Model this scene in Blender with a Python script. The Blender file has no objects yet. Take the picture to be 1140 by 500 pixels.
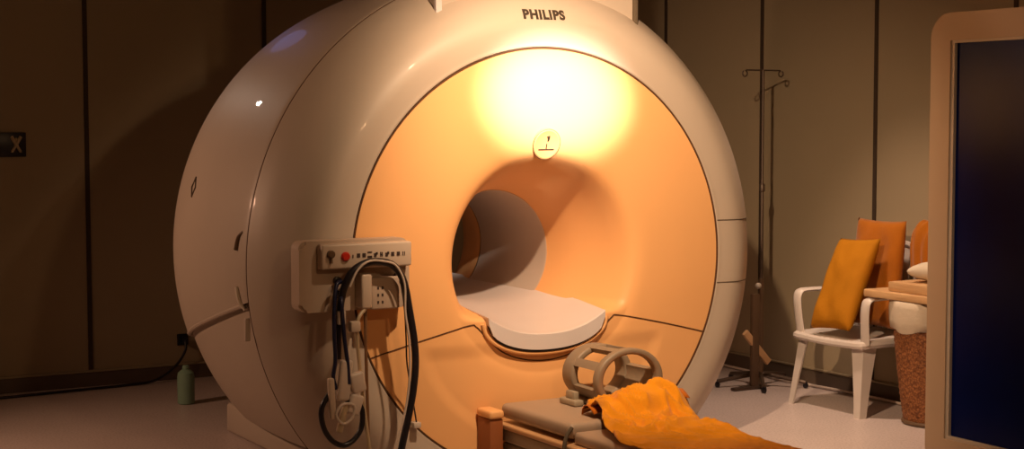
import bpy, bmesh, math, random
from mathutils import Vector, Matrix, noise
random.seed(7)
PI = math.pi
S = bpy.context.scene
COL = S.collection
HZ = 0.943            # height of the bore axis
XW, YB, ZC = 2.582, 3.279, 2.85   # right wall, back wall, ceiling
XL, YF = -5.2, -7.6

# ------------------------------------------------------------------ materials
def mat(name, color, rough=.5, spec=.5, coat=0., metal=0., noise_amt=.06, nscale=6., bump=0., bscale=60., emit=None, sheen=0.):
    m = bpy.data.materials.new(name); m.use_nodes = True
    nt = m.node_tree; N = nt.nodes; Lk = nt.links
    b = N['Principled BSDF']
    tc = N.new('ShaderNodeTexCoord'); nz = N.new('ShaderNodeTexNoise')
    nz.inputs['Scale'].default_value = nscale; nz.inputs['Detail'].default_value = 4
    Lk.new(tc.outputs['Object'], nz.inputs['Vector'])
    cr = N.new('ShaderNodeValToRGB')
    c = Vector(color)
    lo = [max(0, v*(1-noise_amt)) for v in c]; hi = [min(1, v*(1+noise_amt)) for v in c]
    cr.color_ramp.elements[0].position = .3; cr.color_ramp.elements[1].position = .7
    cr.color_ramp.elements[0].color = (*lo, 1); cr.color_ramp.elements[1].color = (*hi, 1)
    Lk.new(nz.outputs['Fac'], cr.inputs['Fac']); Lk.new(cr.outputs['Color'], b.inputs['Base Color'])
    b.inputs['Roughness'].default_value = rough
    b.inputs['Specular IOR Level'].default_value = spec
    b.inputs['Coat Weight'].default_value = coat
    b.inputs['Metallic'].default_value = metal
    b.inputs['Sheen Weight'].default_value = sheen
    if bump:
        n2 = N.new('ShaderNodeTexNoise'); n2.inputs['Scale'].default_value = bscale; n2.inputs['Detail'].default_value = 3
        Lk.new(tc.outputs['Object'], n2.inputs['Vector'])
        bp = N.new('ShaderNodeBump'); bp.inputs['Strength'].default_value = bump; bp.inputs['Distance'].default_value = .01
        Lk.new(n2.outputs['Fac'], bp.inputs['Height']); Lk.new(bp.outputs['Normal'], b.inputs['Normal'])
    if emit:
        b.inputs['Emission Color'].default_value = (*emit[0], 1); b.inputs['Emission Strength'].default_value = emit[1]
    return m

def wicker_mat():
    m = mat('wicker', (.36, .13, .045), .6, .3)
    nt = m.node_tree; N = nt.nodes; Lk = nt.links; b = N['Principled BSDF']
    tc = N.new('ShaderNodeTexCoord'); mp = N.new('ShaderNodeMapping'); mp.inputs['Scale'].default_value = (95, 95, 95)
    Lk.new(tc.outputs['Object'], mp.inputs['Vector'])
    ck = N.new('ShaderNodeTexVoronoi'); ck.inputs['Scale'].default_value = 1.0
    Lk.new(mp.outputs['Vector'], ck.inputs['Vector'])
    cr = N.new('ShaderNodeValToRGB'); cr.color_ramp.elements[0].color = (.42, .17, .06, 1); cr.color_ramp.elements[1].color = (.14, .045, .015, 1)
    cr.color_ramp.elements[1].position = .8
    Lk.new(ck.outputs['Distance'], cr.inputs['Fac']); Lk.new(cr.outputs['Color'], b.inputs['Base Color'])
    return m

def floor_mat():
    m = mat('speckled vinyl', (.60, .50, .47), .38, .5, noise_amt=.05, nscale=2.)
    nt = m.node_tree; N = nt.nodes; Lk = nt.links; b = N['Principled BSDF']
    src = b.inputs['Base Color'].links[0].from_socket
    tc = N.new('ShaderNodeTexCoord'); nz = N.new('ShaderNodeTexNoise'); nz.inputs['Scale'].default_value = 90; nz.inputs['Detail'].default_value = 2
    Lk.new(tc.outputs['Object'], nz.inputs['Vector'])
    cr = N.new('ShaderNodeValToRGB'); cr.color_ramp.elements[0].position = .36; cr.color_ramp.elements[0].color = (.78, .76, .74, 1)
    cr.color_ramp.elements[1].position = .52; cr.color_ramp.elements[1].color = (1, 1, 1, 1)
    Lk.new(nz.outputs['Fac'], cr.inputs['Fac'])
    mx = N.new('ShaderNodeMixRGB'); mx.blend_type = 'MULTIPLY'; mx.inputs['Fac'].default_value = 1
    Lk.new(src, mx.inputs['Color1']); Lk.new(cr.outputs['Color'], mx.inputs['Color2'])
    Lk.new(mx.outputs['Color'], b.inputs['Base Color'])
    return m

def wood_mat(name, c1, c2):
    m = mat(name, c1, .45, .4)
    nt = m.node_tree; N = nt.nodes; Lk = nt.links; b = N['Principled BSDF']
    tc = N.new('ShaderNodeTexCoord'); mp = N.new('ShaderNodeMapping'); mp.inputs['Scale'].default_value = (22, 2.5, 22)
    Lk.new(tc.outputs['Object'], mp.inputs['Vector'])
    nz = N.new('ShaderNodeTexNoise'); nz.inputs['Scale'].default_value = 2.2; nz.inputs['Detail'].default_value = 6
    Lk.new(mp.outputs['Vector'], nz.inputs['Vector'])
    cr = N.new('ShaderNodeValToRGB'); cr.color_ramp.elements[0].position = .35; cr.color_ramp.elements[1].position = .65
    cr.color_ramp.elements[0].color = (*c1, 1); cr.color_ramp.elements[1].color = (*c2, 1)
    Lk.new(nz.outputs['Fac'], cr.inputs['Fac']); Lk.new(cr.outputs['Color'], b.inputs['Base Color'])
    return m

M = dict(
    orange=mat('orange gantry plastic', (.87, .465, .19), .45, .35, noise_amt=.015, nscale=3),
    cover=mat('warm grey gantry plastic', (.50, .41, .33), .48, .4, coat=.12, noise_amt=.02, nscale=3),
    seam=mat('dark joint rubber', (.10, .045, .02), .7, .2),
    seamgrey=mat('grey joint rubber', (.12, .09, .06), .7, .2),
    liner=mat('bore liner plastic', (.55, .46, .40), .4, .4, noise_amt=.02),
    table=mat('white table plastic', (.70, .63, .62), .35, .5, noise_amt=.02),
    wall=mat('painted wall panel', (.36, .285, .185), .75, .2, noise_amt=.03, nscale=1.2, bump=.03, bscale=30),
    ceil=mat('ceiling paint', (.5, .45, .38), .85, .2),
    wseam=mat('dark wall joint', (.06, .04, .028), .7, .2),
    base=mat('dark skirting', (.12, .085, .06), .5, .4),
    basecap=mat('skirting top bead', (.34, .27, .17), .5, .4),
    floor=floor_mat(),
    chair=mat('white moulded plastic', (.62, .55, .50), .35, .5, noise_amt=.02),
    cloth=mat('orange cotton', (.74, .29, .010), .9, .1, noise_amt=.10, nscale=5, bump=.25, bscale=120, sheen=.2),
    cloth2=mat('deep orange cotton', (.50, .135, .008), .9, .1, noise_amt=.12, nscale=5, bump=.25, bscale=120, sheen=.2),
    cloth3=mat('dull orange cotton', (.38, .115, .006), .9, .1, noise_amt=.12, nscale=5, bump=.25, bscale=120, sheen=.2),
    cushion=mat('mustard fabric', (.40, .155, .006), .85, .15, noise_amt=.08, nscale=4, bump=.2, bscale=90),
    linen=mat('off white linen', (.62, .52, .40), .9, .1, noise_amt=.05, bump=.2, bscale=50),
    pad=mat('grey brown vinyl pad', (.40, .30, .22), .45, .4, noise_amt=.03),
    couchgrey=mat('grey couch plastic', (.34, .28, .20), .45, .4),
    couchtrim=mat('tan couch rail', (.60, .36, .18), .4, .4),
    dockbrown=mat('brown dock plastic', (.28, .09, .03), .5, .3),
    plate=mat('tan emblem plate', (.74, .40, .17), .5, .3, noise_amt=.02),
    coil=mat('taupe coil plastic', (.27, .205, .14), .45, .4, noise_amt=.05),
    coildark=mat('dark coil lining', (.10, .055, .03), .7, .2),
    boxp=mat('beige control box plastic', (.52, .40, .31), .45, .4, noise_amt=.02),
    strip=mat('pale control strip plastic', (.60, .48, .38), .4, .4, noise_amt=.02),
    print_=mat('dark print', (.05, .03, .025), .6, .3),
    logo=mat('dark letter paint', (.045, .03, .02), .5, .3),
    red=mat('red button plastic', (.62, .03, .015), .35, .5),
    black=mat('black rubber', (.012, .010, .014), .35, .5),
    navy=mat('navy rubber hose', (.015, .018, .05), .3, .5),
    whiteplastic=mat('white plastic', (.62, .52, .44), .4, .5, noise_amt=.02),
    tube=mat('beige tubing', (.50, .38, .24), .35, .5),
    brown=mat('brown rod', (.20, .10, .045), .4, .5),
    steel=mat('dull steel', (.11, .075, .055), .4, .5, metal=.5),
    bronze=mat('brown painted metal', (.13, .075, .04), .5, .4),
    knob=mat('pale knob', (.72, .64, .54), .35, .5),
    wood=wood_mat('pine board', (.52, .30, .14), (.64, .40, .20)),
    wicker=wicker_mat(),
    frame=mat('beige frame paint', (.42, .315, .225), .5, .4, noise_amt=.02, nscale=2),
    lip=mat('pale frame lip', (.46, .40, .34), .45, .4),
    glass=mat('dark blue glass', (.0008, .005, .060), .25, .08, noise_amt=.35, nscale=1.6),
    teal=mat('teal bottle plastic', (.22, .34, .24), .35, .5),
    signblack=mat('black sign plate', (.012, .010, .012), .35, .4),
    cream=mat('cream print', (.50, .40, .26), .6, .3),
    lamp=mat('lamp diffuser', (.9, .8, .6), .5, .3, emit=((1., .62, .30), 18.)),
)

# ------------------------------------------------------------------ object helpers
def obj(name, bm, m, parent=None, smooth=True, angle=35, mods=()):
    me = bpy.data.meshes.new(name)
    bmesh.ops.recalc_face_normals(bm, faces=bm.faces)
    bm.to_mesh(me); bm.free()
    me.materials.append(M[m] if isinstance(m, str) else m)
    o = bpy.data.objects.new(name, me); COL.objects.link(o)
    if smooth:
        for p in me.polygons: p.use_smooth = True
        b2 = bmesh.new(); b2.from_mesh(me)
        for e in b2.edges:
            if len(e.link_faces) == 2 and e.calc_face_angle(0) > math.radians(angle): e.smooth = False
        b2.to_mesh(me); b2.free()
    if parent is not None:
        o.parent = parent
        o.matrix_parent_inverse = Matrix.Identity(4)
        o.matrix_basis = world_of(parent).inverted()
    return o

def world_of(o):
    mtx = o.matrix_basis.copy()
    if o.parent: mtx = world_of(o.parent) @ mtx
    return mtx

def thing(name, label, cat, loc=(0, 0, 0), group=None):
    o = bpy.data.objects.new(name, None); COL.objects.link(o)
    o.empty_display_size = .1; o.location = loc
    o['label'] = label; o['category'] = cat
    if group: o['group'] = group
    return o

def tag(o, label, cat, group=None):
    o['label'] = label; o['category'] = cat
    if group: o['group'] = group
    return o

def struct(name, bm, m, parent=None, smooth=False):
    o = obj(name, bm, m, parent, smooth)
    if parent is None: o['kind'] = 'structure'
    return o

def add_box(bm, lo, hi, bevel=0., seg=3, rot=None, pivot=None):
    r = bmesh.ops.create_cube(bm, size=1)
    vs = r['verts']
    c = (Vector(lo)+Vector(hi))/2; s = Vector(hi)-Vector(lo)
    for v in vs: v.co = Vector((v.co.x*s.x, v.co.y*s.y, v.co.z*s.z)) + c
    if bevel:
        es = list({e for v in vs for e in v.link_edges})
        rr = bmesh.ops.bevel(bm, geom=es, offset=bevel, segments=seg, affect='EDGES', profile=.5)
        vs = list({v for f in rr['faces'] for v in f.verts} | {v for v in vs if v.is_valid})
    if rot is not None:
        pv = Vector(pivot) if pivot is not None else c
        for v in vs: v.co = rot @ (v.co-pv) + pv
    return vs

def bx(lo, hi, bevel=0., seg=3, rot=None, pivot=None):
    bm = bmesh.new(); add_box(bm, lo, hi, bevel, seg, rot, pivot); return bm

def spline(pts, n=10, closed=False):
    P = [Vector(p) for p in pts]; out = []
    if len(P) == 2 and not closed: return P
    L = len(P)
    rng = range(L if closed else L-1)
    for i in rng:
        p0 = P[(i-1) % L] if closed or i > 0 else P[0]*2-P[1]
        p1 = P[i]; p2 = P[(i+1) % L]
        p3 = P[(i+2) % L] if closed or i < L-2 else P[-1]*2-P[-2]
        for k in range(n):
            t = k/n
            out.append(.5*((2*p1)+(-p0+p2)*t+(2*p0-5*p1+4*p2-p3)*t*t+(-p0+3*p1-3*p2+p3)*t**3))
    if not closed: out.append(P[-1])
    return out

def add_tube(bm, path, r, seg=10, closed=False, flat=1.):
    n = len(path); rings = []
    up = None
    for i, p in enumerate(path):
        a = path[(i-1) % n] if closed or i > 0 else p
        b = path[(i+1) % n] if closed or i < n-1 else p
        t = (b-a).normalized() if (b-a).length > 1e-9 else Vector((0, 0, 1))
        if up is None:
            up = t.orthogonal().normalized()
        else:
            up = (up - t*up.dot(t)); up = up.normalized() if up.length > 1e-6 else t.orthogonal().normalized()
        sd = t.cross(up)
        rr = r(i/(n-1)) if callable(r) else r
        rings.append([bm.verts.new(p + up*math.cos(2*PI*k/seg)*rr + sd*math.sin(2*PI*k/seg)*rr*flat) for k in range(seg)])
    m = n if closed else n-1
    for i in range(m):
        A, B = rings[i], rings[(i+1) % n]
        for k in range(seg): bm.faces.new((A[k], A[(k+1) % seg], B[(k+1) % seg], B[k]))
    if not closed:
        bm.faces.new(rings[0][::-1]); bm.faces.new(rings[-1])

def tube(pts, r, seg=10, n=8, closed=False, smooth_path=True):
    bm = bmesh.new(); P = spline(pts, n, closed) if smooth_path else [Vector(p) for p in pts]
    add_tube(bm, P, r, seg, closed); return bm

def add_lathe(bm, prof, c, seg=32, axis='z', caps=True):
    rings = []
    for (r, h) in prof:
        ring = []
        for k in range(seg):
            a = 2*PI*k/seg
            if axis == 'z': co = Vector((r*math.cos(a), r*math.sin(a), h))
            elif axis == 'y': co = Vector((r*math.cos(a), h, r*math.sin(a)))
            else: co = Vector((h, r*math.cos(a), r*math.sin(a)))
            ring.append(bm.verts.new(co+Vector(c)))
        rings.append(ring)
    for A, B in zip(rings, rings[1:]):
        for k in range(seg): bm.faces.new((A[k], A[(k+1) % seg], B[(k+1) % seg], B[k]))
    if caps:
        bm.faces.new(rings[0]); bm.faces.new(rings[-1])

def lathe(prof, c, seg=32, axis='z', caps=True):
    bm = bmesh.new(); add_lathe(bm, prof, c, seg, axis, caps); return bm

def add_prism(bm, outline, y0, y1):
    """outline of (x, z) extruded from y0 to y1"""
    A = [bm.verts.new((x, y0, z)) for x, z in outline]; B = [bm.verts.new((x, y1, z)) for x, z in outline]
    n = len(A)
    bm.faces.new(A); bm.faces.new(B[::-1])
    for k in range(n): bm.faces.new((A[k], B[k], B[(k+1) % n], A[(k+1) % n]))

def rrect(x0, x1, z0, z1, r, n=8, corners=(1, 1, 1, 1)):
    """rounded rectangle outline; corners: bl, br, tr, tl"""
    out = []
    for (cx, cz, a0, on, px, pz) in ((x0+r, z0+r, PI, corners[0], x0, z0), (x1-r, z0+r, 1.5*PI, corners[1], x1, z0),
                                     (x1-r, z1-r, 0, corners[2], x1, z1), (x0+r, z1-r, .5*PI, corners[3], x0, z1)):
        if on:
            for k in range(n+1):
                a = a0+.5*PI*k/n; out.append((cx+r*math.cos(a), cz+r*math.sin(a)))
        else: out.append((px, pz))
    return out

def sstep(a, b, x):
    t = max(0., min(1., (x-a)/(b-a))); return t*t*(3-2*t)

def cut(bm, co, no):
    """keep the side the normal points to"""
    g = list(bm.verts)+list(bm.edges)+list(bm.faces)
    bmesh.ops.bisect_plane(bm, geom=g, plane_co=co, plane_no=no, clear_inner=True)
    return bm

# ------------------------------------------------------------------ camera (solved from the photograph)
cam_d = bpy.data.cameras.new('camera'); cam = bpy.data.objects.new('camera', cam_d); COL.objects.link(cam)
S.camera = cam
yaw, pit, rol, f = -.5197936, -.0658689, -.00109, 1792.97
F = Vector((-math.sin(yaw)*math.cos(pit), math.cos(yaw)*math.cos(pit), math.sin(pit)))
R = Vector((math.cos(yaw), math.sin(yaw), 0)); U = R.cross(F)
R2 = R*math.cos(rol)+U*math.sin(rol); U2 = U*math.cos(rol)-R*math.sin(rol)
mw = Matrix((R2, U2, -F)).transposed().to_4x4(); mw.translation = Vector((-3.7195, -6.1841, 1.5832))
cam.matrix_world = mw
cam_d.sensor_width = 36; cam_d.lens = f/1140*36; cam_d.clip_start = .05

# ------------------------------------------------------------------ room shell
struct('floor', bx((XL, YF, -.06), (XW, YB, 0)), 'floor')
struct('ceiling', bx((XL, YF, ZC), (XW, YB, ZC+.06)), 'ceil')
struct('wall_back', bx((XL, YB, 0), (XW, YB+.08, ZC)), 'wall')
struct('wall_right', bx((XW, YF, 0), (XW+.08, YB+.08, ZC)), 'wall')
struct('wall_left', bx((XL-.08, YF, 0), (XL, YB+.08, ZC)), 'wall')
struct('wall_front', bx((XL, YF-.08, 0), (XW, YF, ZC)), 'wall')
tn = 0
for x in (-4.515, -3.405, -2.295, -1.183, -.072, 1.04, 2.15):
    tn += 1; struct('trim_%d' % tn, bx((x-.013, YB-.008, .085), (x+.013, YB, ZC)), 'wseam')
for y in (2.737, 1.713, .694, -.325, -1.34, -2.36, -3.38, -4.4, -5.42):
    tn += 1; struct('trim_%d' % tn, bx((XW-.008, y-.013, .085), (XW, y+.013, ZC)), 'wseam')
def skirting(name, lo, hi, caplo, caphi):
    o = struct(name, bx(lo, hi, .004, 2), 'base')
    obj('cap_bead', bx(caplo, caphi, .003, 2), 'basecap', o)
skirting('baseboard_back', (XL, YB-.018, 0), (XW, YB, .085), (XL, YB-.024, .085), (XW-.03, YB, .098))
skirting('baseboard_right', (XW-.018, YF, 0), (XW, YB-.02, .085), (XW-.024, YF, .085), (XW, YB-.02, .096))

# ------------------------------------------------------------------ MRI scanner
mri = thing('mri_scanner', 'large round grey MRI scanner with glowing orange front panel around its open bore', 'MRI scanner', (0, .8, 0))

FLARE = spline([(.300, .51, 0), (.318, .42, 0), (.340, .34, 0), (.371, .260, 0), (.406, .172, 0), (.434, .098, 0), (.468, .036, 0), (.515, .009, 0), (.60, .001, 0), (.75, .0, 0), (.96, .006, 0)], 10)
def flare_y(r):
    if r <= .3002: return .51
    for a, b in zip(FLARE, FLARE[1:]):
        if a.x <= r <= b.x: return a.y+(b.y-a.y)*(r-a.x)/max(1e-6, b.x-a.x)
    return .006
def flare_r(y):
    for a, b in zip(FLARE, FLARE[1:]):
        if b.y <= y <= a.y: return a.x+(b.x-a.x)*(y-a.y)/min(-1e-6, b.y-a.y)
    return .3 if y > .3 else .6
def table_z(x, t=0.):
    """top of the table at |x| for a section t (0 front, 1 inside)"""
    u = min(1, abs(x)/.306); ze = .705+.057*t; zc = .618+.094*t
    return ze-(ze-zc)*(1-u**2.4)
def panel_y(x, z):
    r = math.hypot(x, z-HZ)
    y = flare_y(r)
    if abs(x) < .306: w = sstep(table_z(x)-.006, table_z(x)-.026, z)
    else: w = sstep(.745, .685, z)
    y = y*(1-w) + w*min(y, .012)
    # shallow recess of the lower panel towards the couch dock
    e = math.hypot(x/.66, (z-.66)/.54)
    q = sstep(1.0, .88, e)*sstep(.60, .52, z)
    y += .012*q
    return y
SEAM = [(-.953, .535), (-.883, .562), (-.628, .625), (-.40, .672), (-.355, .665), (-.30, .61), (-.22, .545), (-.12, .505), (0, .49),
        (.12, .505), (.22, .545), (.30, .61), (.355, .665), (.40, .672), (.628, .625), (.883, .562), (.953, .535)]
seam_pts = spline([(x, 0, z) for x, z in SEAM], 14)
def seam_z(x):
    for a, b in zip(seam_pts, seam_pts[1:]):
        if a.x <= x <= b.x:
            return a.z+(b.z-a.z)*(x-a.x)/max(1e-6, b.x-a.x)
    return .535
def bz(u, off=0.):
    zs = .675
    return zs-(zs-.545+off)*math.sqrt(max(0, 1-abs(u)**2.2))
def panel_bm(upper):
    bm = bmesh.new(); na, nr = 600, 100; ring = []
    R0, R1 = .3, .950
    for j in range(nr+1):
        t = j/nr; r = R0+(R1-R0)*(t**1.15)
        ring.append([bm.verts.new((r*math.sin(2*PI*i/na), 0, HZ+r*math.cos(2*PI*i/na))) for i in range(na)])
    for row in ring:
        for v in row: v.co.y = panel_y(v.co.x, v.co.z)
    for j in range(nr):
        for i in range(na):
            vs = (ring[j][i], ring[j][(i+1) % na], ring[j+1][(i+1) % na], ring[j+1][i])
            cx = sum(v.co.x for v in vs)/4; cz = sum(v.co.z for v in vs)/4
            if (cz >= seam_z(cx)) == upper: bm.faces.new(vs)
    # turn the outer rim inward
    for v in [v for v in bm.verts if not v.link_faces]: bm.verts.remove(v)
    rim = [e for e in bm.edges if len(e.link_faces) == 1 and all(abs(math.hypot(v.co.x, v.co.z-HZ)-R1) < 1e-4 for v in e.verts)]
    ex = bmesh.ops.extrude_edge_only(bm, edges=rim)
    for v in ex['geom']:
        if isinstance(v, bmesh.types.BMVert): v.co.y += .05
    cut(bm, (0, 0, .004), (0, 0, 1))
    return bm
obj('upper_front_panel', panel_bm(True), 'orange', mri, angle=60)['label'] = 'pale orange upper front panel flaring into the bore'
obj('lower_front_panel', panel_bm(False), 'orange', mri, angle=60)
bm = bmesh.new()
add_tube(bm, [Vector((p.x, panel_y(p.x, p.z)-.0005, p.z)) for p in seam_pts], .0032, 6)
obj('panel_seam', bm, 'seam', mri)
# seam arc around the panel
bm = bmesh.new(); add_lathe(bm, [(.9495, .012), (.9495, .0), (.956, .0), (.956, .012)], (0, 0, HZ), 256, 'y', False)
cut(bm, (0, 0, .004), (0, 0, 1)); obj('panel_edge_seam', bm, 'seam', mri)

def revolve(prof, seg=256, smooth_n=6):
    P = spline([(r, y, 0) for r, y in prof], smooth_n)
    bm = bmesh.new(); add_lathe(bm, [(p.x, p.y) for p in P], (0, 0, HZ), seg, 'y', False)
    return cut(bm, (0, 0, 0.002), (0, 0, 1))
front_prof = [(.956, .03), (.957, .008), (.963, .001), (.98, .000), (1.02, -.004), (1.06, -.004), (1.10, .006), (1.145, .032), (1.19, .072), (1.235, .135), (1.275, .205), (1.302, .27), (1.31, .298), (1.302, .305)]
obj('front_shroud', revolve(front_prof), 'cover', mri, angle=60)
rear_prof = [(1.300, .30), (1.312, .306), (1.320, .36), (1.328, .55), (1.327, .8), (1.318, 1.05), (1.298, 1.25), (1.265, 1.43), (1.20, 1.57), (1.08, 1.65), (.9, 1.68), (.55, 1.69)]
SP = (0, .342, .79); SN = Vector((0, .235, 1)).normalized()
bm = revolve(rear_prof); cut(bm, SP, SN); obj('rear_upper_cover', bm, 'cover', mri, angle=60)
lowp = [(r-.022, y) for r, y in rear_prof]
bm = revolve(lowp); cut(bm, SP, -SN); cut(bm, (0, 0, .13), (0, 0, 1)); obj('rear_lower_cover', bm, 'cover', mri, angle=60)
# rim along the split of the rear covers, both flanks
for sgn in (-1, 1):
    bm = bmesh.new(); pts = []
    for r, y in [(p.x, p.y) for p in spline([(r, y, 0) for r, y in rear_prof[2:9]], 6)]:
        z = SP[2]-(y-SP[1])*.235 - .004
        rr = r-.006; d = rr*rr-(z-HZ)**2
        pts.append(Vector((sgn*math.sqrt(d), y, z)))
    add_tube(bm, pts, .011, 8)
    obj('cover_rim', bm, 'cover', mri)
bm = bmesh.new(); add_lathe(bm, [(1.2985, .296), (1.311, .299), (1.3125, .3015), (1.311, .305), (1.2985, .308)], (0, 0, HZ), 256, 'y', False)
cut(bm, (0, 0, .004), (0, 0, 1)); obj('shroud_seam', bm, 'seam', mri)
# foot skirt
bm = bmesh.new(); add_box(bm, (-.965, .34, 0), (.965, 1.55, .15), .02, 3); obj('base_plinth', bm, 'cover', mri)
# bore
bm = bmesh.new(); add_lathe(bm, [(.30, .505), (.297, .52), (.297, 1.16), (.303, 1.168)], (0, 0, HZ), 128, 'y', False); obj('bore_liner', bm, 'liner', mri)
bm = bmesh.new(); add_lathe(bm, [(.3035, .506), (.300, .500), (.298, .506), (.300, .512)], (0, 0, HZ), 128, 'y', False); obj('bore_rim', bm, 'strip', mri)
rp = spline([(.299, 1.17, 0), (.305, 1.25, 0), (.34, 1.42, 0), (.43, 1.58, 0), (.58, 1.69, 0)], 8)
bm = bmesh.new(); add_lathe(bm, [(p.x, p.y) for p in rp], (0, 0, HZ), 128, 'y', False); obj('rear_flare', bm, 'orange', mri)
# horizontal joints of the small side covers in the grey shroud, both sides
sp = [(p.x, p.y) for p in spline([(r, y, 0) for r, y in front_prof], 6)]
for sgn in (1,):
    for z in (1.096, .796):
        bm = bmesh.new(); pts = []
        for r, y in sp[12:72]:
            d = r*r-(z-HZ)**2
            pts.append(Vector((sgn*math.sqrt(d), y-.0004, z)))
        add_tube(bm, pts, .0026, 6)
        obj('side_cover_joint', bm, 'seamgrey', mri)
# patient table bridge lying in the bore
def bridge():
    bm = bmesh.new(); rows = []; nx = 28
    ys = [-.014, -.009, 0, .05, .12, .2, .25, .3, .35, .4, .45, .5, .7, 1., 1.4, 1.66]
    for y in ys:
        t = min(1, max(0, y/.5))
        ze = .705+(.762-.705)*t; zc = .618+(.712-.618)*t
        hw = min(.306, math.sqrt(max(.01, flare_r(y)**2-(HZ-ze)**2))+.012)
        row = []
        for k in range(nx+1):
            u = -1+2*k/nx
            z = ze-(ze-zc)*(1-abs(u)**2.4)
            if y < -.012: z -= .004
            row.append((hw*u, y, z))
        for k in range(nx+1):        # underside
            u = 1-2*k/nx
            zb = (.545 if y < .3 else .66); zs = ze-.03
            z = zs-(zs-zb)*math.sqrt(max(0, 1-abs(u)**2.2))
            row.append((hw*u*.998, y, z))
        rows.append([bm.verts.new(p) for p in row])
    n = len(rows[0])
    for A, B in zip(rows, rows[1:]):
        for k in range(n): bm.faces.new((A[k], A[(k+1) % n], B[(k+1) % n], B[k]))
    bm.faces.new(rows[0]); bm.faces.new(rows[-1])
    return bm
obj('table_bridge', bridge(), 'table', mri, angle=40)
bm = bmesh.new()
add_tube(bm, [Vector((u*.306, -.001, bz(u, .006)+(.02*abs(u)**8))) for u in [-.985+.985*k/30 for k in range(61)]], .0062, 8)
obj('table_gap', bm, 'black', mri)
bm = bmesh.new()   # moulded lip under the table front
add_tube(bm, [Vector((u*.325, .006, bz(u, .018))) for u in [-1+k/30 for k in range(61)]], .010, 10)
obj('table_lip', bm, 'orange', mri)
# emblem
ez, EX = 1.468, .0
TL = Matrix.Rotation(.27, 4, 'X')
def place(bm, m=TL):
    for v in bm.verts: v.co = Vector((EX, .006, ez)) + (m @ v.co)
    return bm
bm = bmesh.new(); add_lathe(bm, [(.072, .07), (.072, -.003), (.067, -.0075), (.061, -.0075), (.058, -.0045), (.0, -.0045)], (0, 0, 0), 48, 'y', False)
em = obj('emblem', place(bm), 'plate', mri, angle=50)
bm = bmesh.new()
def pm(x, z): return Vector((x, -.0055, z))
add_tube(bm, [pm(-.040, -.024), pm(0, -.024), pm(.040, -.024)], .0030, 6)
add_tube(bm, [pm(0, -.022), pm(0, -.006), pm(0, .002)], .0028, 6)
add_tube(bm, [pm(.004, .014), pm(.006, .026), pm(.003, .038)], lambda t: .003+.005*t, 8)
obj('emblem_mark', place(bm), 'logo', em)
bm = bmesh.new(); add_tube(bm, [pm(.070*math.cos(a), .070*math.sin(a)) for a in [2*PI*k/48 for k in range(48)]], .0016, 6, True)
obj('emblem_edge', place(bm), 'bronze', em)
# lettering on the shroud
cu = bpy.data.curves.new('lettering', 'FONT'); cu.body = 'PHILIPS'; cu.size = .058; cu.extrude = .002; cu.offset = .0028; cu.align_x = 'CENTER'; cu.space_character = 1.15
to = bpy.data.objects.new('tmp', cu); COL.objects.link(to)
bpy.context.view_layer.update()
me = bpy.data.meshes.new_from_object(to.evaluated_get(bpy.context.evaluated_depsgraph_get()))
bpy.data.objects.remove(to); 
bm = bmesh.new(); bm.from_mesh(me); bpy.data.meshes.remove(me)
lx = max(v.co.x for v in bm.verts)-min(v.co.x for v in bm.verts)
def shroud_y(r):
    for a, b in zip(sp, sp[1:]):
        if a[0] <= r <= b[0]: return a[1]+(b[1]-a[1])*(r-a[0])/max(1e-6, b[0]-a[0])
    return 0
for v in bm.verts:
    x = v.co.x*.215/lx-.012; z = 2.024+v.co.y; d = v.co.z
    v.co = Vector((x, shroud_y(math.hypot(x, z-HZ))-.001-d, z))
obj('lettering', bm, 'logo', mri, smooth=False)
# cable duct on top of the gantry up to the ceiling
bm = bmesh.new(); add_box(bm, (-.50, .115, 1.95), (.55, .95, ZC-.001), .006, 2)
dk = obj('cable_duct', bm, 'cover', mri, smooth=False)
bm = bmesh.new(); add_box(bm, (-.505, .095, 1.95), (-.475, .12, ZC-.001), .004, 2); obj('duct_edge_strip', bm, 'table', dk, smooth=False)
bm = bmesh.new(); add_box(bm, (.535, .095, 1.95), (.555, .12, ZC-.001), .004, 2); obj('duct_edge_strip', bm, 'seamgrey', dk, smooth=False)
# latch handle on the flank seam, and sticker
bm = bmesh.new(); add_tube(bm, spline([(-1.304, .345, 1.10), (-1.318, .375, 1.075), (-1.326, .39, 1.02)], 6), .008, 8); obj('latch_handle', bm, 'bronze', mri); bm = bmesh.new()
add_tube(bm, spline([(-1.322, .39, .86), (-1.318, .37, .80), (-1.300, .345, .765)], 6), .010, 8)
obj('latch_handle', bm, 'knob', mri)
obj('latch_tab', bx((-1.312, .318, .63), (-1.288, .338, .73), .006, 3), 'whiteplastic', mri)
bm = bmesh.new(); zz = 1.265
pr = [(-.0, .045), (.03, .0), (0, -.045), (-.03, 0)]
vo = []
for dy, dz in pr:
    y = 1.07+dy; r = 1.3185-.055*dy; z = zz+dz; vo.append(Vector((-math.sqrt(r*r-(z-HZ)**2), y, z)))
add_tube(bm, vo, .004, 6, True); obj('sticker_outline', bm, 'seamgrey', mri)
# dock ledge between couch and gantry
bm = bmesh.new(); add_box(bm, (-.365, -.13, .275), (-.292, -.002, .312), .012, 3); obj('dock_ledge', bm, 'orange', mri)
bm = bmesh.new(); add_box(bm, (-.36, -.12, .0), (-.294, -.004, .274), .006, 2); obj('dock_post', bm, 'dockbrown', mri)

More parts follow.
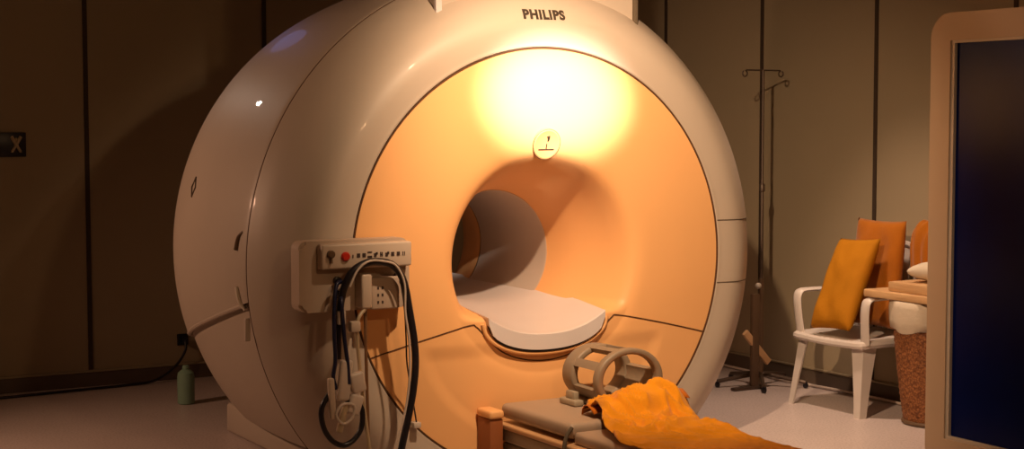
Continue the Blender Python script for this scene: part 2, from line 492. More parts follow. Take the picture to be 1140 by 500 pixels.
# ------------------------------------------------------------------ patient couch
couch = thing('patient_couch', 'low padded patient couch standing in front of the scanner, mostly under orange sheet', 'couch', (0, -1.5, 0))
obj('head_pad', bx((-.262, -.62, .262), (.262, -.035, .328), .024, 5), 'pad', couch)
obj('mattress', bx((-.255, -2.75, .245), (.255, -.632, .298), .018, 4), 'pad', couch)
obj('top_rail', bx((-.285, -2.8, .222), (.285, -.04, .246), .008, 3), 'couchtrim', couch)
bm = bmesh.new(); add_box(bm, (-.275, -2.8, .165), (.275, -.05, .221), .010, 3); obj('side_rail', bm, 'couchgrey', couch)
obj('lower_rail', bx((-.265, -2.75, .115), (.265, -.06, .160), .014, 3), 'couchgrey', couch)
obj('base', bx((-.24, -2.6, .0), (.24, -.115, .114), .01, 2), 'dockbrown', couch)
bm = bmesh.new(); add_tube(bm, spline([(-.255, -.626, .315), (-.280, -.626, .285), (-.296, -.63, .235), (-.292, -.63, .16), (-.285, -.63, .03)], 6), .009, 8)
obj('strap', bm, 'seamgrey', couch)

# ------------------------------------------------------------------ head coil
coil = thing('head_coil', 'taupe plastic birdcage head coil with square windows resting on the couch', 'head coil', (.14, -.28, .33))
CX, CZ, CR, EX_ = .165, .452, .115, 1.27
def taper(y): return 1-.06*sstep(-.42, -.10, y)
def cage():
    bm = bmesh.new()
    def band(y0, y1, a0, a1, r0=CR-.010, r1=CR+.014, n=40, closed=False):
        rows = []
        for i in range(n+(0 if closed else 1)):
            a = a0+(a1-a0)*i/n; row = []
            for rr, yy in rrect(r0, r1, y0, y1, min(r1-r0, y1-y0)*.36, 3):
                k = taper(yy); row.append(bm.verts.new((CX+EX_*rr*k*math.cos(a), yy, CZ+rr*k*math.sin(a))))
            rows.append(row)
        m = len(rows[0])
        for i in range(n):
            A, B = rows[i], rows[(i+1) % len(rows)]
            for k in range(m): bm.faces.new((A[k], B[k], B[(k+1) % m], A[(k+1) % m]))
        if not closed: bm.faces.new(rows[0]); bm.faces.new(rows[-1])
    T = 2*PI
    band(-.432, -.388, 0, T, CR-.006, CR+.021, 72, True)
    band(-.205, -.115, 0, T, CR-.012, CR+.018, 72, True)
    for a0, a1 in ((143, 160), (99, 113), (66, 82), (200, 375)):
        band(-.39, -.18, math.radians(a0), math.radians(a1), CR-.007, CR+.016, 6 if a1 < 200 else 40)
    for v in bm.verts:
        if v.co.z < .336: v.co.z = .336+(v.co.z-.336)*.02
    return bm
obj('cage', cage(), 'coil', coil, angle=50)
bm = bmesh.new(); add_box(bm, (CX-.125, -.43, .329), (CX+.125, -.12, .350), .008, 3); obj('base', bm, 'coil', coil)
bm = bmesh.new()
add_box(bm, (CX-.205, -.30, .3285), (CX-.155, -.17, .356), .008, 3); add_box(bm, (CX-.19, -.27, .35), (CX-.162, -.20, .39), .006, 2)
obj('side_latch', bm, 'couchgrey', coil)
bm = bmesh.new()
for x in (0, .022, .044):
    add_tube(bm, spline([(CX+.17+x*.7, -.44, .372), (CX+.172+x*.7, -.45, .40+.01*math.sin(x*90)), (CX+.176+x*.7, -.452, .412)], 4), .007, 8)
add_box(bm, (CX+.135, -.46, .3285), (CX+.215, -.42, .378), .008, 2)
obj('plug_row', bm, 'dockbrown', coil)

# ------------------------------------------------------------------ orange sheet
def sheet():
    bm = bmesh.new(); nu, nv = 90, 240; rows = []
    xl = lambda y: -.10 + (-.175)*sstep(-.50, -1.05, y)
    for j in range(nv+1):
        y = -.47 - 2.2*(j/nv)
        row = []
        for i in range(nu+1):
            u = i/nu
            yo = y + .13*(1-u)*sstep(-1.0, -.47, y)*0 + .06*math.sin(u*3)*sstep(-.9, -.47, y)
            x0 = xl(y)-.01*math.sin(y*23); x1 = .30+.055*sstep(-.48, -.62, y)*sstep(-.95, -.70, y)-.03*sstep(-.7, -1., y)+.006*math.sin(y*31)
            x = x0+(x1-x0)*u
            base = .332 if yo > -.63 else .332-(.030)*sstep(-.63, -.70, yo)
            amp = .16+.84*sstep(-1.25, -.75, y)
            n1 = noise.noise(Vector((x*6, yo*5, 1.3))); n2 = noise.noise(Vector((x*15+n1*2, yo*11, 7.1)))
            rid = (1-abs(n2)*2.2)
            z = base+.010+amp*(.030*(n1+.45)+.034*max(0, rid)**2)
            z += .075*math.exp(-((x-.22)/.13)**2-((yo+.56)/.11)**2)+.045*math.exp(-((x-.03)/.14)**2-((yo+.62)/.10)**2)
            # fall over the couch side
            if x > .265: z -= (x-.265)*1.0*sstep(-.5, -.7, y)
            z = max(z, base+.004) if x < .262 else z
            row.append(bm.verts.new((x, yo, z)))
        rows.append(row)
    for A, B in zip(rows, rows[1:]):
        for k in range(nu): bm.faces.new((A[k], A[k+1], B[k+1], B[k]))
    return bm
sh = obj('bed_sheet', sheet(), 'cloth', angle=180)
tag(sh, 'crumpled bright orange sheet spread over the patient couch below the head coil', 'sheet')
md = sh.modifiers.new('thick', 'SOLIDIFY'); md.thickness = .003; md.offset = 1
# folded deep-orange edge of the sheet
bm = bmesh.new(); rows = []
for i in range(41):
    u = i/40; x = -.115+.46*u; y = -.44-.05*u+.06*math.sin(u*3)*.6-.035
    zb = .336+.02*u+.05*math.exp(-((x-.22)/.14)**2)+.012*math.exp(-((x-.03)/.1)**2)
    rows.append([bm.verts.new((x, y+dy, zb+dz+.004*math.sin(u*17+dz*60))) for dy, dz in ((.0, -.004), (-.004, .016), (-.02, .034), (-.045, .038), (-.075, .026), (-.10, .01))])
for A, B in zip(rows, rows[1:]):
    for k in range(5): bm.faces.new((A[k], A[k+1], B[k+1], B[k]))
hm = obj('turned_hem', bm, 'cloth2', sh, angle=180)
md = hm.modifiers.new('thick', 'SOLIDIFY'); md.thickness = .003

# ------------------------------------------------------------------ control box on the scanner flank
cb = thing('control_box', 'beige control box with a button strip fixed to the left side of the scanner front', 'control box', (-.98, -.05, .93))
bm = bmesh.new(); add_prism(bm, rrect(-1.232, -.735, .79, 1.083, .035, 6), -.095, -.008)
bmesh.ops.bevel(bm, geom=[e for e in bm.edges if abs(e.verts[0].co.y+.095) < 1e-5 and abs(e.verts[1].co.y+.095) < 1e-5], offset=.012, segments=3, affect='EDGES')
obj('housing', bm, 'boxp', cb, angle=40)
st = obj('button_strip', bx((-1.155, -.150, .968), (-.748, -.094, 1.072), .010, 3), 'strip', cb)
obj('emergency_button', lathe([(.019, -.150), (.019, -.158), (.014, -.164)], (-1.052, 0, 1.020), 24, 'y'), 'red', st)
bm = bmesh.new(); add_lathe(bm, [(.016, -.149), (.016, -.166), (.012, -.170)], (-1.118, 0, 1.032), 16, 'y'); add_box(bm, (-1.122, -.165, .995), (-1.114, -.150, 1.02)); obj('dial', bm, 'bronze', st)
bm = bmesh.new()
xs = [-1.018, -.993, -.968, -.942, -.915, -.890, -.863, -.838, -.812, -.788]
for k, x in enumerate(xs):
    z = 1.022; y0, y1 = -.1525, -.1498; w = .007
    def sq(a, b, c, d): add_box(bm, (a, y0, c), (b, y1, d))
    if k == 0: sq(x-.002, x+.002, z-.010, z+.004)
    elif k == 3: sq(x-.010, x+.010, z+.009, z+.014); sq(x-.010, x+.010, z-.012, z-.004)
    elif k in (4, 6): sq(x-.008, x+.003, z-.009, z+.006); sq(x, x+.009, z, z+.010)
    elif k in (5,): sq(x-.005, x-.001, z-.009, z+.010); sq(x+.002, x+.006, z-.009, z+.010); sq(x-.005, x+.006, z-.002, z+.001)
    elif k == 9:
        sq(x-.005, x-.002, z-.008, z+.008); sq(x+.003, x+.006, z-.008, z+.008)
    else: sq(x-w, x+w, z-.008, z+.008)
obj('pictogram_row', bm, 'print_', st, smooth=False)
sb = obj('socket_block', bx((-.925, -.128, .79), (-.795, -.094, .925), .008, 3), 'boxp', cb)
bm = bmesh.new()
for z in (.82, .85, .88):
    for x in (-.895, -.875): add_box(bm, (x-.004, -.1295, z-.006), (x+.004, -.127, z+.006))
obj('socket_hole', bm, 'print_', sb, smooth=False)
obj('hose_holder', bx((-.985, -.165, .80), (-.937, -.094, .945), .010, 3), 'strip', cb)
for z in (.918, .862):
    j = obj('jack', lathe([(.016, -.094), (.016, -.112), (.011, -.114), (.011, -.13)], (-1.068, 0, z), 20, 'y'), 'black', cb)
bm = bmesh.new()
for x in (-.80, -.775): add_lathe(bm, [(.010, -.094), (.010, -.115)], (x, 0, .925), 14, 'y')
obj('jack', bm, 'print_', cb)

# hoses and leads hanging from the box
def hose(name, pts, r, m, label, cat, n=10, seg=12):
    o = obj(name, tube(pts, r, seg, n), m); tag(o, label, cat); return o
hose('gas_hose', [(-1.085, -.14, .60), (-1.083, -.15, .74), (-1.072, -.165, .87), (-1.035, -.175, .955), (-.97, -.18, .992), (-.89, -.18, .992), (-.835, -.175, .965), (-.795, -.17, .90), (-.768, -.165, .78), (-.748, -.165, .66), (-.742, -.165, .56), (-.752, -.165, .45), (-.775, -.165, .34), (-.80, -.165, .24), (-.83, -.16, .10), (-.86, -.17, .014), (-.93, -.22, .014)],
     .0155, 'black', 'thick black hose arching over the control box and hanging down its right side', 'hose')
hose('hose_highlight', [(-1.055, -.20, .90), (-1.02, -.20, .965), (-.97, -.20, 1.000), (-.90, -.20, .997), (-.845, -.20, .975), (-.808, -.20, .90), (-.800, -.19, .78), (-.783, -.19, .66), (-.780, -.19, .55), (-.789, -.19, .44), (-.812, -.19, .33), (-.855, -.19, .2), (-.88, -.19, .014)],
     .0048, 'whiteplastic', 'thin white highlight line modelled along the inside of the thick black hose', 'tube')  # white strand standing in for the highlight on the black hose
hose('navy_lead', [(-1.068, -.145, .918), (-1.098, -.16, .90), (-1.112, -.17, .80), (-1.112, -.17, .70), (-1.108, -.17, .60), (-1.118, -.17, .53), (-1.105, -.17, .48)],
     .0085, 'navy', 'navy blue lead plugged into the upper left jack of the control box', 'lead')
hose('navy_lead', [(-1.068, -.145, .862), (-1.088, -.19, .84), (-1.083, -.19, .77), (-1.075, -.19, .68), (-1.062, -.19, .58), (-1.058, -.19, .50)],
     .0085, 'navy', 'navy blue lead from the lower left jack, the right one of the pair', 'lead')
hose('looped_cable', [(-1.13, -.17, .47), (-1.165, -.17, .42), (-1.172, -.17, .37), (-1.155, -.17, .31), (-1.12, -.17, .265), (-1.075, -.17, .245), (-1.03, -.17, .262), (-.995, -.17, .31), (-.99, -.17, .38), (-1.01, -.17, .41), (-1.04, -.18, .40), (-1.065, -.18, .44)],
     .0115, 'black', 'black cable coiled in a round loop below the white clips', 'cable')
hose('beige_tube', [(-.965, -.15, .80), (-1.005, -.17, .76), (-1.01, -.17, .68), (-1.0, -.17, .56), (-.985, -.17, .42), (-.97, -.17, .30), (-.955, -.17, .18), (-.95, -.18, .014)],
     .008, 'tube', 'beige tube hanging straight down left of the brown rod', 'tube')
hose('brown_rod', [(-.955, -.13, .80), (-.955, -.135, .6), (-.948, -.135, .3), (-.945, -.14, .014)],
     .007, 'brown', 'thin brown rod standing vertically under the control box', 'rod')
hose('thin_cable', [(-.79, -.115, .925), (-.775, -.128, .80), (-.762, -.118, .66), (-.745, -.09, .55), (-.705, -.05, .42), (-.672, -.03, .28)],
     .0035, 'print_', 'thin dark cable slanting across the lower orange panel to a white clip', 'cable')
tag(obj('cable_clip', bx((-.690, -.045, .255), (-.655, -.0, .280), .005, 2), 'whiteplastic'), 'small white clip on the orange panel at the end of a thin cable', 'clip')
# connector bundle
cl = thing('connector_bundle', 'bundle of white plastic connectors and clips hanging under the control box', 'connectors', (-1.08, -.17, .45))
obj('clip_body', bx((-1.10, -.195, .43), (-1.045, -.165, .60), .012, 3, Matrix.Rotation(.12, 3, 'Y')), 'whiteplastic', cl)
obj('connector', bx((-1.05, -.20, .46), (-.985, -.165, .545), .012, 3, Matrix.Rotation(-.2, 3, 'Y')), 'whiteplastic', cl)
obj('connector', bx((-1.06, -.20, .37), (-1.0, -.165, .455), .012, 3, Matrix.Rotation(.35, 3, 'Y')), 'whiteplastic', cl)
obj('finger_clip', bx((-1.145, -.195, .36), (-1.118, -.17, .53), .008, 3, Matrix.Rotation(-.05, 3, 'Y')), 'strip', cl)
obj('finger_clip', bx((-1.10, -.20, .30), (-1.075, -.175, .42), .008, 3, Matrix.Rotation(.25, 3, 'Y')), 'tube', cl)
bm = bmesh.new(); add_tube(bm, spline([(-1.09, -.20, .42), (-1.12, -.20, .38), (-1.09, -.2, .34), (-1.05, -.20, .36), (-1.04, -.2, .41)], 6, True), .006, 8, True)
obj('ring_clip', bm, 'whiteplastic', cl)
tag(obj('paper_tag', bx((-1.10, -.185, .745), (-1.065, -.165, .80), .004, 2), 'whiteplastic'), 'small white collar around the navy leads', 'collar')
tag(obj('tube_collar', bx((-1.045, -.19, .71), (-1.0, -.155, .755), .008, 2), 'strip'), 'small beige collar around the beige tube below the box', 'collar')

# ------------------------------------------------------------------ white plastic chair facing -X
def quadstrip(bm, secs):
    rows = [[bm.verts.new(p) for p in s] for s in secs]
    n = len(rows[0])
    for A, B in zip(rows, rows[1:]):
        for k in range(n): bm.faces.new((A[k], A[(k+1) % n], B[(k+1) % n], B[k]))
    bm.faces.new(rows[0]); bm.faces.new(rows[-1][::-1])
ch = thing('plastic_chair', 'white moulded plastic garden chair with armrests holding orange cushions by the right wall', 'chair', (2.27, .455, 0))
CY0, CY1 = .19, .745
def leg(cx, cy, tx, ty, sx, sy, top, w0=.030, w1=.062):
    # L-shaped moulded leg widening upwards; (sx, sy) point to the inner side
    bm = bmesh.new(); secs = []
    for t in (0, .3, .6, .85, 1):
        z = t*top; x = cx+(tx-cx)*t; y = cy+(ty-cy)*t; w = w0+(w1-w0)*t**1.3; th = .008
        secs.append([(x, y, z), (x+sx*w, y, z), (x+sx*w, y+sy*th, z), (x+sx*th, y+sy*th, z), (x+sx*th, y+sy*w, z), (x, y+sy*w, z)])
    quadstrip(bm, secs); return bm
obj('leg', leg(2.030, CY0-.005, 2.075, CY0+.02, 1, 1, .40, .046, .098), 'chair', ch, False)
obj('leg', leg(2.030, CY1+.020, 2.075, CY1-.02, 1, -1, .40, .036, .07), 'chair', ch, False)
obj('leg', leg(2.555, CY0+.005, 2.50, CY0+.035, -1, 1, .40), 'chair', ch, False)
obj('leg', leg(2.555, CY1-.005, 2.50, CY1-.035, -1, -1, .40), 'chair', ch, False)
bm = bmesh.new(); rows = []
for i in range(13):
    x = 2.055+.45*i/12; row = []
    for j in range(13):
        v = j/12; y = CY0+.015+(CY1-CY0-.03)*v
        z = .413-.022*math.sin(PI*v)*math.sin(PI*min(1, i/10)) - .012*(1-i/12)**8 + (.0)
        row.append(bm.verts.new((x, y, z)))
    rows.append(row)
for A, B in zip(rows, rows[1:]):
    for k in range(12): bm.faces.new((A[k], A[k+1], B[k+1], B[k]))
ext = bmesh.ops.extrude_face_region(bm, geom=list(bm.faces))
for v in ext['geom']:
    if isinstance(v, bmesh.types.BMVert): v.co.z -= .012
seat = obj('seat', bm, 'chair', ch, angle=50)
bm = bmesh.new()
add_tube(bm, spline([(2.50, CY0+.02, .385), (2.2, CY0+.005, .388), (2.075, CY0+.01, .386), (2.05, CY0+.05, .384), (2.048, .46, .378), (2.05, CY1-.05, .384), (2.075, CY1-.01, .386), (2.2, CY1-.005, .388), (2.5, CY1-.02, .385)], 6), .021, 8)
obj('apron', bm, 'chair', seat)
def arm(y, s):
    bm = bmesh.new()
    P = spline([(2.075, y+s*.008, .39), (2.062, y, .50), (2.058, y-s*.006, .58), (2.072, y-s*.008, .622), (2.12, y-s*.008, .632), (2.26, y-s*.004, .632), (2.42, y, .626), (2.50, y+s*.004, .612)], 7)
    rows = []
    for i, p in enumerate(P):
        t = (P[min(i+1, len(P)-1)]-P[max(i-1, 0)]).normalized()
        nrm = Vector((-t.z, 0, t.x)); w = .032+.002*sstep(.6, .66, p.z); h = .012
        prof = [(math.cos(a)*w, math.sin(a)*h) for a in [2*PI*k/12 for k in range(12)]]
        rows.append([bm.verts.new(p+Vector((0, 1, 0))*a+nrm*b) for a, b in prof])
    for A, B in zip(rows, rows[1:]):
        for k in range(12): bm.faces.new((A[k], A[(k+1) % 12], B[(k+1) % 12], B[k]))
    bm.faces.new(rows[0]); bm.faces.new(rows[-1]); return bm
obj('armrest', arm(CY0, 1), 'chair', ch, angle=50)
obj('armrest', arm(CY1-.02, -1), 'chair', ch, angle=50)
bm = bmesh.new()   # backrest: frame and slats
yc = (CY0+CY1)/2
bp = spline([(2.485, CY0+.03, .38), (2.51, CY0+.02, .62), (2.535, CY0+.05, .82), (2.545, yc-.1, .885), (2.547, yc, .893), (2.545, yc+.1, .885), (2.535, CY1-.05, .82), (2.51, CY1-.02, .62), (2.485, CY1-.03, .38)], 6)
add_tube(bm, bp, .017, 8)
for k in range(5):
    y = CY0+.11+k*(CY1-CY0-.22)/4
    add_box(bm, (2.497, y-.022, .38), (2.505, y+.022, .885), .003, 2, Matrix.Rotation(.085, 3, 'Y'), (2.5, y, .4))
obj('backrest', bm, 'chair', ch)

# cushions on the chair (pillow-shaped, leaning)
def pillow(w, h, d, seed, m_rot, loc, nu=28, corner=4.):
    bm = bmesh.new(); top = []; bot = []
    for s, arr in ((1, top), (-1, bot)):
        for i in range(nu+1):
            row = []
            for j in range(nu+1):
                u = -1+2*i/nu; v = -1+2*j/nu
                e = (1-abs(u)**corner)*(1-abs(v)**corner)
                pin = 1-.05*(u*u*v*v)*0
                t = d/2*max(0, e)**.5
                nn = noise.noise(Vector((u*2.2+seed, v*2.2, s*3.))) * .16 * d*max(0, e)
                row.append(bm.verts.new((u*w/2*(1-.06*v*v*0-.035*(1-abs(v)**2)*abs(u)), v*h/2*(1-.035*(1-u*u)), s*(t)+nn)))
            arr.append(row)
    for arr in (top, bot):
        for A, B in zip(arr, arr[1:]):
            for k in range(nu): bm.faces.new((A[k], A[k+1], B[k+1], B[k]))
    bmesh.ops.remove_doubles(bm, verts=bm.verts, dist=.0008)
    mm = Matrix.Translation(loc) @ m_rot.to_4x4()
    for v in bm.verts: v.co = mm @ v.co
    return bm
# local u -> world Y, v -> up, thickness -> X
def lean(tilt, roll=0.):
    B = Matrix(((0, 0, -1), (-1, 0, 0), (0, 1, 0)))   # x->-Y, y->Z, z->-X
    return Matrix.Rotation(tilt, 3, 'Y') @ Matrix.Rotation(roll, 3, 'X') @ B
p1 = obj('cushion', pillow(.31, .54, .11, 2.1, lean(.46, -.06), (2.172, .470, .685)), 'cushion', angle=180)
tag(p1, 'mustard orange cushion standing upright on the white chair seat', 'cushion')
p2 = obj('cushion', pillow(.38, .59, .09, 5.7, lean(.10, .0), (2.385, .452, .735)), 'cloth3', angle=180)
tag(p2, 'deep orange cushion behind the mustard one, leaning on the chair back', 'cushion')
# draped blanket over the right side of the chair back
bm = bmesh.new(); rows = []
prof = spline([(2.448, 0, .74), (2.446, 0, .90), (2.47, 0, .985), (2.525, 0, 1.005), (2.565, 0, .96), (2.572, 0, .75), (2.57, 0, .5)], 8)
for i in range(25):
    u = i/24; y = .055+.195*u
    rows.append([bm.verts.new((p.x+.006*math.sin(u*19+p.z*3)*(1 if p.x < 2.5 else .2)-.004, y+.010*math.sin(p.z*9), p.z-.02*math.sin(u*PI*2)*(p.z > .8)+.01*math.sin(u*23))) for p in prof])
for A, B in zip(rows, rows[1:]):
    for k in range(len(prof)-1): bm.faces.new((A[k], A[k+1], B[k+1], B[k]))
bl = obj('folded_blanket', bm, 'cloth3', angle=180)
md = bl.modifiers.new('thick', 'SOLIDIFY'); md.thickness = .012; md.offset = 0
tag(bl, 'reddish orange blanket folded over the corner of the chair back beside the wooden boards', 'blanket')

# ------------------------------------------------------------------ wicker basket with boards on top
bk = thing('wicker_basket', 'tall brown wicker laundry basket with pale cloth liner beside the white chair', 'basket', (2.29, -.088, 0))
bc = (2.29, -.088, 0)
bm = bmesh.new(); seg = 72; rows = []
for j in range(40):
    t = j/39; z = .012+.60*t; r = .150+.072*t**.8
    rows.append([bm.verts.new((bc[0]+(r+.004*math.sin(18*2*PI*k/seg*1.0+PI*(j % 2)))*math.cos(2*PI*k/seg), bc[1]+(r+.004*math.sin(18*2*PI*k/seg+PI*(j % 2)))*math.sin(2*PI*k/seg), z)) for k in range(seg)])
for A, B in zip(rows, rows[1:]):
    for k in range(seg): bm.faces.new((A[k], A[(k+1) % seg], B[(k+1) % seg], B[k]))
bm.faces.new(rows[0])
obj('woven_body', bm, 'wicker', bk, angle=20)
bm = bmesh.new(); add_tube(bm, [Vector((bc[0]+.154*math.cos(a), bc[1]+.154*math.sin(a), .013)) for a in [2*PI*k/48 for k in range(48)]], .011, 8, True); obj('base_ring', bm, 'bronze', bk)
bm = bmesh.new(); rows = []
for z, r in ((.48, .216), (.50, .224), (.54, .230), (.61, .232), (.641, .230), (.645, .220), (.60, .212)):
    rows.append([bm.verts.new((bc[0]+(r+.003*math.sin(a*11))*math.cos(a), bc[1]+(r+.003*math.sin(a*11))*math.sin(a), z-(.04*abs(math.sin(a*2.5)) if z < .49 else 0)+(.04 if z < .49 else 0))) for a in [2*PI*k/80 for k in range(80)]])
for A, B in zip(rows, rows[1:]):
    for k in range(80): bm.faces.new((A[k], A[(k+1) % 80], B[(k+1) % 80], B[k]))
obj('cloth_liner', bm, 'linen', bk, angle=180)
tag(obj('wooden_board', bx((2.10, -.75, .6875), (2.50, .06, .738), .006, 2), 'wood'), 'upper of the two pale wooden boards stacked on the wicker basket', 'board')
tag(obj('wooden_board', bx((2.07, -.80, .6465), (2.48, .215, .6865), .008, 3), 'wood'), 'lower pale wooden board lying directly on the wicker basket rim', 'board')
tw = obj('folded_towel', pillow(.22, .26, .09, 9.2, Matrix.Rotation(.3, 3, 'Z'), (2.27, -.13, .796)), 'linen', angle=180)
tag(tw, 'crumpled off white towel lying on top of the wooden boards', 'towel')

# ------------------------------------------------------------------ IV stand
iv = thing('iv_stand', 'dark metal IV drip stand with two hooks standing near the right wall corner', 'IV stand', (2.26, 1.3, 0))
ix, iy = 2.258, 1.3
obj('pole', lathe([(.011, .05), (.011, 1.18), (.0085, 1.19), (.0085, 1.865)], (ix, iy, 0), 16), 'steel', iv)
obj('sleeve', lathe([(.017, .05), (.017, .62), (.013, .64)], (ix, iy, 0), 16), 'bronze', iv)
obj('height_collar', lathe([(.012, 1.15), (.017, 1.155), (.017, 1.19), (.012, 1.2)], (ix, iy, 0), 16), 'steel', iv)
bm = bmesh.new()
for s in (-1, 1):
    add_tube(bm, spline([(ix, iy, 1.862), (ix+s*.06, iy, 1.862), (ix+s*.125, iy-.002, 1.862)], 4), .0045, 8)
    add_tube(bm, [Vector((ix+s*.133+.017*math.cos(a), iy, 1.842+.017*math.sin(a))) for a in [PI/2+s*.2+s*-1*k*1.75*PI/20*-1 for k in range(21)]], .0042, 8)
obj('hook_bar', bm, 'steel', iv)
for k in range(5):
    a = math.radians(20+72*k)
    L_ = .27
    bm = bmesh.new(); add_tube(bm, spline([(ix, iy, .075), (ix+.10*math.cos(a), iy+.10*math.sin(a), .062), (ix+L_*math.cos(a), iy+L_*math.sin(a), .036)], 5), .0125, 8)
    lg = obj('leg', bm, 'steel', iv)
    obj('caster', lathe([(.012, -.009), (.018, -.006), (.018, .006), (.012, .009)], (ix+L_*math.cos(a), iy+L_*math.sin(a), .0185), 16, 'x'), 'black', lg)
for z, dx in ((.60, -.045), (.315, -.07)):
    bm = bmesh.new(); add_tube(bm, [Vector((ix-.01, iy, z)), Vector((ix+dx+.015, iy-.02, z))], .006, 8)
    cp = obj('clamp', bm, 'steel', iv)
    bm = bmesh.new(); bmesh.ops.create_uvsphere(bm, u_segments=16, v_segments=10, radius=.0185)
    for v in bm.verts: v.co += Vector((ix+dx, iy-.03, z))
    obj('knob', bm, 'knob', cp)
# bracket struts leaning on the stand
br = thing('folding_strut', 'brown diagonal strut frame leaning between the scanner and the IV stand base', 'strut', (2.15, 1.18, 0))
bm = bmesh.new(); add_box(bm, (-.02, -.012, -.13), (.02, .012, .13), .004, 2)
mm = Matrix.Translation((2.165, 1.22, .245)) @ Matrix.Rotation(-.75, 4, 'Y')
for v in bm.verts: v.co = mm @ v.co
obj('diagonal', bm, 'couchtrim', br)
obj('upright', bx((2.125, 1.205, .004), (2.175, 1.235, .56), .005, 2), 'bronze', br)
obj('foot', bx((1.99, 1.20, .0), (2.22, 1.24, .02), .006, 2), 'steel', br)

# cable along the right baseboard
hose('floor_cable', [(2.52, 2.2, .012), (2.49, 1.6, .012), (2.46, 1.35, .012), (2.50, .9, .012), (2.505, .5, .012), (2.49, .05, .012), (2.50, -.6, .012)], .008, 'whiteplastic',
     'pale cable running along the foot of the right wall behind the chair', 'cable')

# ------------------------------------------------------------------ framed dark blue glass screen
sx = 1.384
sc = thing('glass_screen', 'tall beige framed dark blue glass screen with rounded corner at the right edge', 'screen', (sx+.04, -1.9, 0))
Y0, Y1, Z0, Z1 = -2.75, -.955, .03, 2.035
def ring_prism(outer, inner, x0, x1):
    bm = bmesh.new(); n = len(outer)
    ov = [[bm.verts.new((x, a, b)) for a, b in outer] for x in (x0, x1)]; iv_ = [[bm.verts.new((x, a, b)) for a, b in inner] for x in (x0, x1)]
    for k in range(n):
        q = (k+1) % n
        for s in (0, 1): bm.faces.new((ov[s][k], ov[s][q], iv_[s][q], iv_[s][k]))
        bm.faces.new((ov[0][k], ov[0][q], ov[1][q], ov[1][k])); bm.faces.new((iv_[0][k], iv_[0][q], iv_[1][q], iv_[1][k]))
    return bm
fb = ring_prism(rrect(Y0, Y1, Z0, Z1, .11, 10), rrect(Y0+.125, Y1-.115, Z0+.15, Z1-.118, .006, 10), sx, sx+.07)
es = [e for e in fb.edges if all(abs(v.co.x-sx) < 1e-5 for v in e.verts) and len(e.link_faces) == 2 and e.calc_face_angle(0) > 1]
bmesh.ops.bevel(fb, geom=es, offset=.008, segments=3, affect='EDGES')
obj('frame', fb, 'frame', sc, angle=40)
lb = ring_prism(rrect(Y0+.123, Y1-.113, Z0+.148, Z1-.116, .006, 10), rrect(Y0+.143, Y1-.133, Z0+.165, Z1-.13, .004, 10), sx+.008, sx+.04)
obj('inner_lip', lb, 'lip', sc, angle=40)
obj('glass_pane', bx((sx+.024, Y0+.13, Z0+.155), (sx+.034, Y1-.12, Z1-.12)), 'glass', sc, False)
for y in (Y0+.25, Y1-.25):
    obj('foot', bx((sx-.16, y-.03, 0), (sx+.23, y+.03, .032), .008, 2), 'frame', sc)

# ------------------------------------------------------------------ left side: sign, cable, bottle
sg = thing('wall_sign', 'small black wall plate with a cream pictogram on the back wall at far left', 'sign', (-1.62, YB-.01, 1.44))
pl = obj('plate', bx((-1.735, YB-.016, 1.365), (-1.535, YB, 1.505), .004, 2), 'signblack', sg)
bm = bmesh.new(); cx, cz = -1.592, 1.437
def bar(a, b, w):
    a = Vector((cx+a[0], YB-.0175, cz+a[1])); b = Vector((cx+b[0], YB-.0175, cz+b[1]))
    add_tube(bm, [a, b], w, 8, flat=1)
bar((-.027, .045), (-.006, .008), .010); bar((.027, .045), (.006, .008), .010)
bar((0, .012), (0, -.012), .014); bar((-.004, -.008), (-.024, -.042), .008); bar((.004, -.008), (.024, -.042), .008)
for z in (.03,):
    bm2 = bmesh.ops.create_uvsphere(bm, u_segments=12, v_segments=8, radius=.009)
    for v in bm2['verts']: v.co += Vector((cx, YB-.0175, cz+z))
bar((-.024, -.042), (-.024, -.046), .008); bar((.024, -.042), (.024, -.046), .008)
obj('pictogram', bm, 'cream', pl)
so = thing('power_plug', 'small black plug in the back wall low beside the scanner', 'plug', (-.62, YB-.02, .24))
obj('socket_plate', bx((-.655, YB-.010, .205), (-.585, YB, .275), .004, 2), 'signblack', so)
obj('plug_body', bx((-.635, YB-.055, .222), (-.605, YB-.011, .258), .006, 2), 'black', so)
hose('power_cable', [(-.62, YB-.055, .235), (-.628, YB-.075, .18), (-.70, YB-.09, .09), (-.83, YB-.10, .018), (-1.02, YB-.13, .010), (-1.3, YB-.16, .010), (-1.7, YB-.2, .010), (-2.3, YB-.24, .010)], .008, 'black',
     'black power cable trailing from the plug down to the floor on the left', 'cable')
bt = thing('plastic_bottle', 'small translucent teal plastic bottle on the floor left of the scanner', 'bottle', (-.885, 2.42, 0))
obj('body', lathe([(.040, .0), (.047, .006), (.048, .15), (.044, .175), (.026, .19), (.017, .195)], (-.885, 2.42, 0), 28), 'teal', bt)
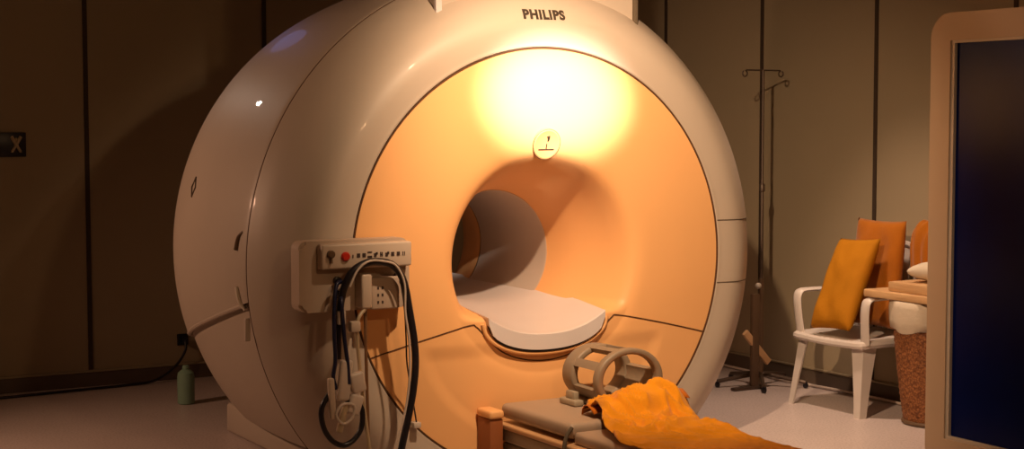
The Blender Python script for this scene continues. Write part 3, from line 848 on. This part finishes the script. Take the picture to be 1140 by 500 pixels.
obj('cap', lathe([(.019, .195), (.019, .212), (.014, .216)], (-.885, 2.42, 0), 20), 'teal', bt)

# ------------------------------------------------------------------ unseen lamps and an added blue light
WARM = (1., .58, .28)
def spot(name, loc, target, watts, deg, blend, rad, col=WARM):
    l = bpy.data.lights.new(name, 'SPOT'); l.energy = watts; l.spot_size = math.radians(deg); l.spot_blend = blend; l.shadow_soft_size = rad; l.color = col
    o = bpy.data.objects.new(name, l); COL.objects.link(o); o.location = loc
    o.rotation_euler = (Vector(target)-Vector(loc)).to_track_quat('-Z', 'Y').to_euler()
    return o
def point(name, loc, watts, rad, col=WARM):
    l = bpy.data.lights.new(name, 'POINT'); l.energy = watts; l.shadow_soft_size = rad; l.color = col
    o = bpy.data.objects.new(name, l); COL.objects.link(o); o.location = loc; return o
LM = (-.55, -1.40, 2.62)
al = spot('accent_lamp', (-.25, -2.9, 2.7), (.05, .0, 1.68), 2300, 12, 1., .04, (1., .84, .70)); al.scale = (1.45, 1, 1)
spot('accent_spill', LM, (.35, 0, 1.25), 340, 92, 1., .03, (1., .68, .42))
spot('room_lamp', (-.9, -4.2, 2.78), (-.6, -1., 0), 62, 150, .6, .10)
spot('left_lamp', (-3.3, 1.7, 1.75), (-1.4, .9, .7), 85, 120, .9, .08, (1., .56, .34))
spot('back_spot', (-1.5, 2.95, 2.47), (-1.12, .6, 1.6), 7, 34, .8, .035, (1., .85, .7))
spot('right_lamp', (1.55, .35, 2.78), (1.85, .25, 0), 185, 74, 1., .08, (1., .70, .50))
spot('blue_fill', (-.6, 2.6, 2.5), (-.5, 1.0, 1.9), 1.2, 80, .8, .15, (.25, .35, 1.))  # added unseen light for the blue gleam on the rear cover

w = bpy.data.worlds.new('world'); S.world = w; w.use_nodes = True
w.node_tree.nodes['Background'].inputs['Color'].default_value = (.02, .015, .01, 1)
w.node_tree.nodes['Background'].inputs['Strength'].default_value = 1

S.view_settings.view_transform = 'Standard'; S.view_settings.look = 'None'
S.view_settings.gamma = 1; S.view_settings.exposure = 0; S.view_settings.use_curve_mapping = False
S.cycles.max_bounces = 6
